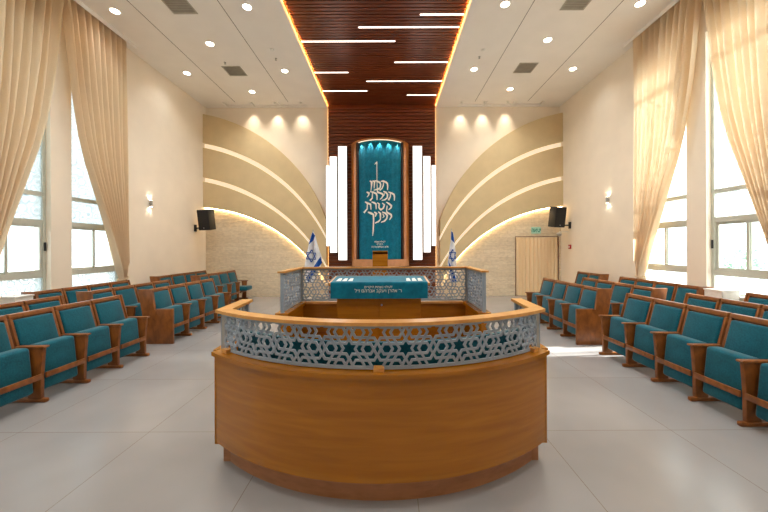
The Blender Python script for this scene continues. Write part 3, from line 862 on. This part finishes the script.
# pierced lattice: six pointed stars, hexagons, chevrons and lozenges
SP = .218
def clip(poly, u0, u1, v0, v1):
    def cut(P, ins, inter):
        out = []
        for i in range(len(P)):
            a, c = P[i-1], P[i]
            if ins(c):
                if not ins(a): out.append(inter(a, c))
                out.append(c)
            elif ins(a): out.append(inter(a, c))
        return out
    def at(ax, val):
        def f(a, c):
            t_ = (val-a[ax])/(c[ax]-a[ax]); return (a[0]+(c[0]-a[0])*t_, a[1]+(c[1]-a[1])*t_)
        return f
    for ax, val, sg in ((0, u0, 1), (0, u1, -1), (1, v0, 1), (1, v1, -1)):
        if not poly: return []
        poly = cut(poly, lambda p: sg*(p[ax]-val) >= -1e-9, at(ax, val))
    return poly
def lattice(L, H, mu, mv, u_c, v_c):
    """polygons of the holes in a panel L x H with margins"""
    holes = []
    pol = lambda c, R: [(c[0]+r*math.cos(a), c[1]+r*math.sin(a)) for r, a in R]
    st = [(.054 if k % 2 == 0 else .0312, PI/2 + k*PI/6) for k in range(12)]
    hx = [(.0295, k*PI/3) for k in range(6)]
    a1, a2 = (0, SP), (SP*math.sqrt(3)/2, SP/2)
    n = int(max(L, H)/SP)+4
    for i in range(-n, n+1):
        for j in range(-n, n+1):
            c = (u_c + a2[0]*j, v_c + a1[1]*i + a2[1]*(j % 2) )
            if not (-.2 < c[0] < L+.2 and -.2 < c[1] < H+.2): continue
            holes.append(pol(c, st))
            for s in (-1, 1):
                h = (c[0] + s*SP/math.sqrt(3), c[1]); 
                if s == 1: holes.append(pol(h, hx))
                if s == 1:
                    h2 = (c[0]+SP/(2*math.sqrt(3)), c[1]+SP/2); holes.append(pol(h2, hx))
            for k in range(6):                     # chevrons in the star's notches
                th = k*PI/3
                lp = [(.0495, 0), (.0642, .0255), (.0927, .0255), (.078, 0), (.0927, -.0255), (.0642, -.0255)]
                holes.append([(c[0]+p*math.cos(th)-q*math.sin(th), c[1]+p*math.sin(th)+q*math.cos(th)) for p, q in lp])
            for k in range(3):                     # lozenges between neighbouring stars
                th = PI/2 + k*PI/3; mx_ = (c[0]+SP/2*math.cos(th), c[1]+SP/2*math.sin(th))
                lz = [(.029, 0), (0, .014), (-.029, 0), (0, -.014)]
                holes.append([(mx_[0]+p*math.cos(th)-q*math.sin(th), mx_[1]+p*math.sin(th)+q*math.cos(th)) for p, q in lz])
    out = []
    for p in holes:
        c = clip(p, mu, L-mu, mv, H-mv)
        if len(c) >= 3:
            ar = abs(sum(c[i-1][0]*c[i][1]-c[i][0]*c[i-1][1] for i in range(len(c))))/2
            if ar > 6e-5: out.append(c)
    return out
def lattice_mesh(L, H, mu, mv, u_c, v_c, th, fn, name, mat, parent):
    from mathutils.geometry import delaunay_2d_cdt
    nu = max(2, int(L/.05)); nv = max(2, int(H/.05))
    rect = [(L*i/nu, 0) for i in range(nu)] + [(L, H*i/nv) for i in range(nv)] + [(L-L*i/nu, H) for i in range(nu)] + [(0, H-H*i/nv) for i in range(nv)]
    loops = [rect] + lattice(L, H, mu, mv, u_c, v_c)
    V, E = [], []
    for P in loops:
        k = len(V); V += [Vector(p) for p in P]; E += [(k+i, k+(i+1) % len(P)) for i in range(len(P))]
    ov, oe, of = delaunay_2d_cdt(V, E, [], 0, 1e-6)[:3]
    bbs = [(min(p[0] for p in P), max(p[0] for p in P), min(p[1] for p in P), max(p[1] for p in P), P) for P in loops[1:]]
    def in_hole(x, y):
        for a, b_, c, d, P in bbs:
            if a <= x <= b_ and c <= y <= d:
                ins = False
                for i in range(len(P)):
                    (x0, y0), (x1, y1) = P[i-1], P[i]
                    if (y0 > y) != (y1 > y) and x < (x1-x0)*(y-y0)/(y1-y0)+x0: ins = not ins
                if ins: return True
        return False
    bm = bmesh.new()
    bv = [bm.verts.new((p.x, p.y, -th/2)) for p in ov]
    for f in of:
        cx_ = sum(ov[i].x for i in f)/3; cy_ = sum(ov[i].y for i in f)/3
        if not in_hole(cx_, cy_): bm.faces.new([bv[i] for i in f])
    for k in range(1, int(L/.06)+1):
        bmesh.ops.bisect_plane(bm, geom=bm.verts[:]+bm.edges[:]+bm.faces[:], plane_co=(k*.06, 0, 0), plane_no=(1, 0, 0))
    g = bmesh.ops.extrude_face_region(bm, geom=bm.faces[:])
    bmesh.ops.translate(bm, verts=[e for e in g['geom'] if isinstance(e, bmesh.types.BMVert)], vec=(0, 0, th))
    bmesh.ops.delete(bm, geom=[v for v in bm.verts if not v.link_faces], context='VERTS')
    bmesh.ops.recalc_face_normals(bm, faces=bm.faces)
    me = bpy.data.meshes.new(name); off = parent.location
    bm.to_mesh(me); bm.free()
    for v in me.vertices: v.co = Vector(fn(v.co.x, v.co.y, v.co.z)) - off
    me.materials.clear(); me.materials.append(mat)
    return link(bpy.data.objects.new(name, me), parent)
RG = 1.975; LA = 2*RG*HA - .03
def f_arc(u, v, w):
    a = (u-LA/2)/RG; return (CX + (RG-w)*math.sin(a), CY - (RG-w)*math.cos(a), ZF0+v)
HF = ZF1 - ZF0
lattice_mesh(LA, HF, .02, .022, LA/2 - .01, HF - .055, .012, f_arc, 'railing_lattice', M['grey'], bim)
for (x, s) in ((xl, -1), (xr, 1)):
    L = yw1 - yw0 - .05
    lattice_mesh(L, HF, .02, .022, L/2, HF-.055, .012, lambda u, v, w, x=x: (x+w, yw0+.02+u, ZF0+v), 'railing_lattice', M['grey'], bim)
    MB().box(x-.03, x+.03, yw1-.05, yw1-.02, .885, 1.19).build('post', M['grey'], bim)
    a = s*HA*.985
    MB().box(CX+RG*math.sin(a)-.012, CX+RG*math.sin(a)+.012, CY-RG*math.cos(a)-.012, CY-RG*math.cos(a)+.012, .885, 1.19).build('post', M['lightgrey'], bim)
# little wooden blocks that carry the lattice on the ledge
for a in (-HA*.93, 0, HA*.93):
    x, y = CX + 1.99*math.sin(a), CY - 1.99*math.cos(a)
    mm = Matrix.Translation((x, y, 0)) @ Matrix.Rotation(a, 4, 'Z')
    MB().box(-.035, .035, -.025, .025, .884, .915, .003, 2, mm).build('block', M['woodtop'], bim)
# rear enclosure
yr0, yr1 = 4.09, 5.0
xrl, xrr = -1.34, 1.19
for x in (xrl, xrr):
    MB().box(x-.04, x+.04, yr0+.02, yr1, .12, .855).build('side_panel', M['wood'], bim)
    MB().box(x-.03, x+.03, yr0+.04, yr1, 0, .12).build('plinth', M['woodplinth'], bim)
    MB().box(x-.08, x+.08, yr0, yr1+.05, .845, .885).build('ledge', M['wood'], bim)
MB().box(xrl+.04, xrr-.04, yr1-.03, yr1+.05, .12, .855).build('rear_panel', M['wood'], bim)
MB().box(xrl+.08, xrr-.08, yr1-.06, yr1+.05, .855, .885).build('ledge', M['woodtop'], bim)
ZR0, ZR1 = .89, 1.385
HR = ZR1-ZR0
Lr = xrr-xrl
lattice_mesh(Lr, HR, .03, .03, Lr/2, HR/2, .012, lambda u, v, w: (xrl+u, yr1-w, ZR0+v), 'railing_lattice', M['grey'], bim)
for x in (xrl, xrr):
    L = yr1-yr0-.06
    lattice_mesh(L, HR, .03, .03, L/2, HR/2, .012, lambda u, v, w, x=x: (x+w, yr0+.04+u, ZR0+v), 'railing_lattice', M['grey'], bim)
    MB().box(x-.02, x+.02, yr0+.02, yr0+.06, .885, ZR1).build('post', M['grey'], bim)
    MB().box(x-.018, x+.018, yr1-.03, yr1+.012, .885, ZR1).build('post', M['lightgrey'], bim)
b = MB()
b.box(xrl-.05, xrr+.05, yr1-.05, yr1+.05, ZR1, ZR1+.022)
b.box(xrl-.05, xrl+.04, yr0, yr1-.05, ZR1, ZR1+.022); b.box(xrr-.04, xrr+.05, yr0, yr1-.05, ZR1, ZR1+.022)
b.build('handrail', M['woodtop'], bim)

# reading table on the platform, with its cover
TY = 4.07; k_ = TY/329
tx0, tx1 = (330.5-389)*k_, (427.5-389)*k_
tc_ = (tx0+tx1)/2
tab = thing('reading_table', 'wooden cupboard-like reading table under a teal cover inside the railings', 'table', (tc_, 4.35, .2))
cx0, cx1 = (336.4-389)*(TY+.06)/329, (421-389)*(TY+.06)/329
MB().box(cx0+.0, cx1-.0, TY+.08, TY+.5, .28, 1.22).build('body', M['wood'], tab)
MB().box(cx0+.03, cx1-.03, TY+.11, TY+.47, .202, .28).build('plinth', M['woodplinth'], tab)
mid = (cx0+cx1)/2
for s in (-1, 1):
    x0, x1 = sorted((mid+s*.004, (cx0 if s < 0 else cx1)-s*.012))
    dd = MB().box(x0, x1, TY+.058, TY+.08, .3, 1.2, .003).build('door', M['wood'], tab)
    if s == 1:
        mk = MB(); mk.lathe([(.012, 0), (.012, .01)], 0, 0, 12)
        for v in mk.bm.verts: v.co = Vector((mid+.035 + v.co.x, TY+.058 - v.co.z, .98 + v.co.y))
        mk.build('lock', M['chrome'], dd)
slope = .035/.5
def tz(y): return 1.262 + (y-TY)*slope
MB().prism([(TY-.0, tz(TY)-.03), (TY+.56, tz(TY+.56)-.03), (TY+.56, tz(TY+.56)), (TY, tz(TY))], tx0-.03, tx1+.03, 'x').build('top', M['woodtop'], tab)
cov = thing('table_cover', 'teal velvet cover with cream lettering draped over the reading table front', 'table cover', (tc_, TY, 1.2))
b = MB()
path = [(TY-.012, 1.07), (TY-.012, 1.15), (TY-.013, 1.225), (TY-.012, 1.268), (TY-.004, 1.276)] + [(TY+.01+.5*i/10, tz(TY+.01+.5*i/10)+.006) for i in range(11)]
def fc(u, v):
    i = v*(len(path)-1); i0 = int(min(i, len(path)-2)); f_ = i-i0
    y = path[i0][0]*(1-f_)+path[i0+1][0]*f_; z = path[i0][1]*(1-f_)+path[i0+1][1]*f_
    w = .003*math.sin(u*40)*(1 if v < .2 else 0)
    return (tx0 + .0 + (tx1-tx0)*u, y-w-.002, z)
b.grid(fc, 60, 30)
b.build('cloth', M['tealcurtain'], cov, 'all')
text(heb('לעילוי נשמת היקרים'), .042, M['silverthread'], 'lettering', cov, (tc_-.01, TY-.02, 1.20))
text(heb("ר' אהרן ויעקב אברהם ז״ל"), .056, M['silverthread'], 'lettering', cov, (tc_-.01, TY-.02, 1.15))
# white tapered marks at both ends of the cover's top
for (s, x) in ((-1, tx0+.14), (1, tx1-.14)):
    b = MB()
    for j in range(3):
        xx = x + s*(.06 - j*.075)
        b.prism([(xx-.03, TY+.1), (xx+.03, TY+.1), (xx+.02, TY+.32), (xx-.02, TY+.3)], 0, .002, 'z')
    for v in b.bm.verts: v.co.z += tz(v.co.y)+.007
    b.build('corner_mark', M['silverthread'], cov)

# ------------------------------------------------------------------ tip-up seats
SPC = .515
def post_mesh():
    """stand at local y = 0: foot, upright and arm"""
    up = MB(); up.prism([(-.03, .6), (-.055, .3), (-.055, .045), (-.2, .045), (-.165, .25), (-.21, .6)], -.02, .02, 'y', .004)
    ft = MB(); ft.box(-.46, -.0, -.024, .024, 0, .045, .012)
    ar = MB(); ar.prism([(.0, .612), (-.01, .602), (-.335, .596), (-.335, .62), (-.01, .626)][::-1], -.033, .033, 'y', .006)
    return up.mesh('upright', M['seatwood'], True), ft.mesh('foot', M['seatwood'], True), ar.mesh('armrest', M['seatwood'], True)
PM = post_mesh()
ep = MB(); ep.prism([(-.0, 0), (-.0, .62), (-.3, .62), (-.33, .6), (-.37, .97), (-.62, .97), (-.52, .4), (-.5, 0)], -.022, .022, 'y', .005)
EPM = ep.mesh('end_panel', M['seatwood'], True)
sf = MB(); sf.prism([(-.285, .42), (-.43, .968), (-.505, .968), (-.36, .42)], -.012, .012, 'y', .004)
SFM = sf.mesh('side_frame', M['seatwood'], True)
WI = SPC - .05
def lean(x0, x1, y0, y1, z0, z1, b_, seg=3):
    """box leaning with the back: x measured from the leaning front face"""
    m_ = MB(); m_.box(x0, x1, y0, y1, z0, z1, b_, seg)
    for v in m_.bm.verts: v.co.x += -.30 - (v.co.z-.36)*.27
    return m_
mbk = lean(-.03, -.018, -SPC/2+.014, SPC/2-.014, .36, .93, .0)
BACKM = mbk.mesh('back_shell', M['seatwood'], True)
fr = lean(-.03, .02, -SPC/2+.012, SPC/2-.012, .915, .965, .006)
for s in (-1, 1):
    q = lean(-.02, .018, min(s*(SPC/2-.012), s*(SPC/2-.042)), max(s*(SPC/2-.012), s*(SPC/2-.042)), .38, .915, .004)
    tmp = bpy.data.meshes.new('t'); q.bm.to_mesh(tmp); fr.bm.from_mesh(tmp); bpy.data.meshes.remove(tmp); q.bm.free()
FRM = fr.mesh('back_frame', M['seatwood'], True)
PADM = lean(-.018, .038, -SPC/2+.046, SPC/2-.046, .46, .9, .022).mesh('backrest', M['teal'], True)
st = MB(); st.box(-.09, .06, -WI/2+.02, WI/2-.02, -.255, .255, .035, 4)
for v in st.bm.verts: v.co.x += (v.co.z)*-.1 - .17; v.co.z += .365
SEATM = st.mesh('seat', M['teal'], True)
sd = MB(); sd.box(-.34, .17, -WI/2+.02, WI/2-.02, .33, .46, .035, 4)
SEATDOWN = sd.mesh('seat', M['teal'], True)
rl = MB(); rl.box(-.05, -.03, -SPC/2+.022, SPC/2-.022, .262, .322, .004)
RAILM = rl.mesh('foot_rail', M['seatwood'], True)
def child(name, me, parent, y=0):
    o = bpy.data.objects.new(name, me); link(o, parent); o.location = (0, y, 0); return o
def seat(x, y, s, lo, hi, label, group, down=False):
    """s=+1: faces +X.  lo/hi: what closes the low-Y / high-Y side: None, 'post' or 'panel'"""
    t = thing('theatre_seat', label, 'seat', (x, y, 0), group)
    t.rotation_euler = (0, 0, 0 if s > 0 else PI)
    child('back_shell', BACKM, t); child('back_frame', FRM, t); child('backrest', PADM, t)
    child('seat', SEATDOWN if down else SEATM, t); child('foot_rail', RAILM, t)
    for side, what in ((-1, lo), (1, hi)):
        ly = side*s*SPC/2
        if what == 'post':
            u = child('upright', PM[0], t, ly); u2 = child('armrest', PM[2], t, ly); child('foot', PM[1], t, ly)
            if side*1 == 1 or True:
                pass
        elif what == 'panel':
            child('end_panel', EPM, t, ly)
    return t
ORDN = ['first', 'second', 'third', 'fourth', 'fifth']
def block(s, xfoot, y_near, y_far, n, near, rowname, blockname, down=()):
    """seats counted from the stone wall end; near: closing at the camera end"""
    w = (y_far-y_near)/n
    for i in range(n):
        yc = y_far - w*(i+.5)
        lo = ('panel' if near == 'panel' else 'post') if i == n-1 else 'post'
        hi = 'post' if i == 0 else None
        nm = ORDN[i]
        lab = '%s teal seat from the ark, %s, %s, %s' % (nm, rowname, blockname, SIDE[-s])
        if i in down: lab = 'lowered ' + lab
        t = seat(xfoot, yc, s, lo, hi, lab, 'teal tip-up seats %s' % SIDE[-s], i in down)
        t.scale = (1, w/SPC, 1)
        if hi == 'post':       # the outer side of the back ends in a plain frame
            child('side_frame', SFM, t, s*(SPC/2-.0))
        if lo == 'post' and i == n-1:
            child('side_frame', SFM, t, -s*(SPC/2-.0))
A_, B2, C_ = 'near block', 'middle block', 'stone wall block'
R1, R2, R3 = 'aisle row', 'middle row', 'window row'
# away from the doorway
block(1, -3.80, 5.2-5*SPC, 5.2, 5, 'post', R1, A_)
block(1, -3.85, 5.87, 8.0, 4, 'panel', R1, B2)
block(1, -4.70, 5.15-3*SPC, 5.15, 3, 'post', R2, A_)
block(1, -4.72, 5.62, 7.72, 4, 'panel', R2, B2)
block(1, -4.72, 8.85, 11.0, 4, 'panel', R2, C_, (0,))
block(1, -5.63, 5.6, 7.67, 4, 'panel', R3, B2)
block(1, -5.63, 8.6, 10.88, 4, 'panel', R3, C_)
# on the doorway side
block(-1, 3.30, 5.17-5*SPC, 5.17, 5, 'post', R1, A_)
block(-1, 3.25, 5.72, 7.85, 4, 'panel', R1, B2)
block(-1, 4.22, 5.15-3*SPC, 5.15, 3, 'post', R2, A_)
block(-1, 4.22, 5.74, 7.9, 4, 'panel', R2, B2)
block(-1, 5.22, 5.2-2*SPC, 5.2, 2, 'post', R3, A_)
block(-1, 5.22, 5.95, 8.05, 4, 'panel', R3, B2)
block(-1, 5.22, 8.75, 9.85, 2, 'panel', R3, C_)
# white boxes on the floor by the windows
def white_box(x0, x1, y0, y1, z1, label):
    t = thing('white_box', label, 'box', ((x0+x1)/2, (y0+y1)/2, 0), 'white boxes under the windows')
    MB().box(x0, x1, y0, y1, .0, z1-.02, .008).build('casing', M['white'], t)
    MB().box(x0-.01, x1+.01, y0-.01, y1+.01, z1-.02, z1, .004).build('lid', M['white'], t)
white_box(-6.32, -6.0, 5.28, 5.55, .93, 'white box under the window at the row end, opposite the doorway side')
white_box(5.62, 5.92, 5.55, 5.87, .95, 'white box under the window at the row end, on the doorway side')

# ------------------------------------------------------------------ outside
struct(MB().box(-40, XL-WT-.01, -25, 40, -.5, -.3).build('ground', M['exterior']))
struct(MB().box(XR+WT+.01, 40, -25, 40, -.5, -.3).build('ground', M['exterior']))

def bush(x, y, z0, r, label):
    t = thing('bush', label, 'bush', (x, y, z0))
    MB().tube([(x, y, z0), (x+.05, y, z0+r*.6), (x, y+.05, z0+r*1.2)], [.07, .05, .02], 8).build('stem', M['bark'], t)
    b = MB(); rnd = random.Random(5)
    for i in range(900):
        d = Vector((rnd.gauss(0, 1), rnd.gauss(0, 1), rnd.gauss(0, .8))).normalized() * r * rnd.uniform(.55, 1)
        c = Vector((x, y, z0+r*1.3)) + d
        u = Vector((rnd.gauss(0, 1), rnd.gauss(0, 1), rnd.gauss(0, 1))).normalized(); w = u.orthogonal().normalized(); q = r*.1
        v = [b.bm.verts.new(c + a*u*q + e*w*q*.5) for a, e in ((-1, 0), (0, 1), (1, 0), (0, -1))]; b.bm.faces.new(v)
    b.build('foliage', M['leaf'], t)
bush(14.2, 13.4, -.3, .9, 'pale green bush outside the window on the doorway side')
# ------------------------------------------------------------------ light
SUNE, SKYE = 19.0, 2.0
sun = bpy.data.lights.new('sun', 'SUN'); sun.energy = SUNE; sun.angle = math.radians(2.5); sun.color = (1, .95, .88)
so = bpy.data.objects.new('sun', sun); so.rotation_euler = Vector((-1, -.1, -.57)).to_track_quat('-Z', 'Y').to_euler(); so.location = (15, 10, 12); link(so)
w = bpy.data.worlds.new('sky'); S.world = w; w.use_nodes = True
bg = w.node_tree.nodes['Background']; bg.inputs[0].default_value = (.80, .92, 1, 1); bg.inputs[1].default_value = SKYE
for sx in (-1, 1):
    for (a, c) in WN[sx]:
        l = bpy.data.lights.new('window_portal', 'AREA'); l.shape = 'RECTANGLE'; l.size = c-a; l.size_y = ZT-ZS; l.cycles.is_portal = True
        o = bpy.data.objects.new('window_portal', l); o.location = ((XL-WT-.03) if sx < 0 else (XR+WT+.03), (a+c)/2, (ZS+ZT)/2)
        o.rotation_euler = Vector((-sx, 0, 0)).to_track_quat('-Z', 'Z').to_euler(); link(o)

# ------------------------------------------------------------------ camera
cam = bpy.data.cameras.new('camera'); cam.sensor_width = 36; cam.lens = 329/768*36
cam.shift_x = -5/768; cam.shift_y = -8.5/768; cam.clip_start = .05
co = bpy.data.objects.new('camera', cam); co.location = (0, 0, 1.7)
co.rotation_euler = (PI/2, 0, 0)
co.rotation_euler = (Matrix.Rotation(PI/2, 3, 'X') @ Matrix.Rotation(math.radians(-.22), 3, 'Z')).to_euler()
link(co); S.camera = co
S.view_settings.view_transform = 'Standard'; S.view_settings.look = 'None'
S.view_settings.exposure = .7; S.view_settings.gamma = 1; S.view_settings.use_curve_mapping = False
S.cycles.max_bounces = 10; S.cycles.diffuse_bounces = 6; S.cycles.transparent_max_bounces = 12
S.cycles.sample_clamp_indirect = 8
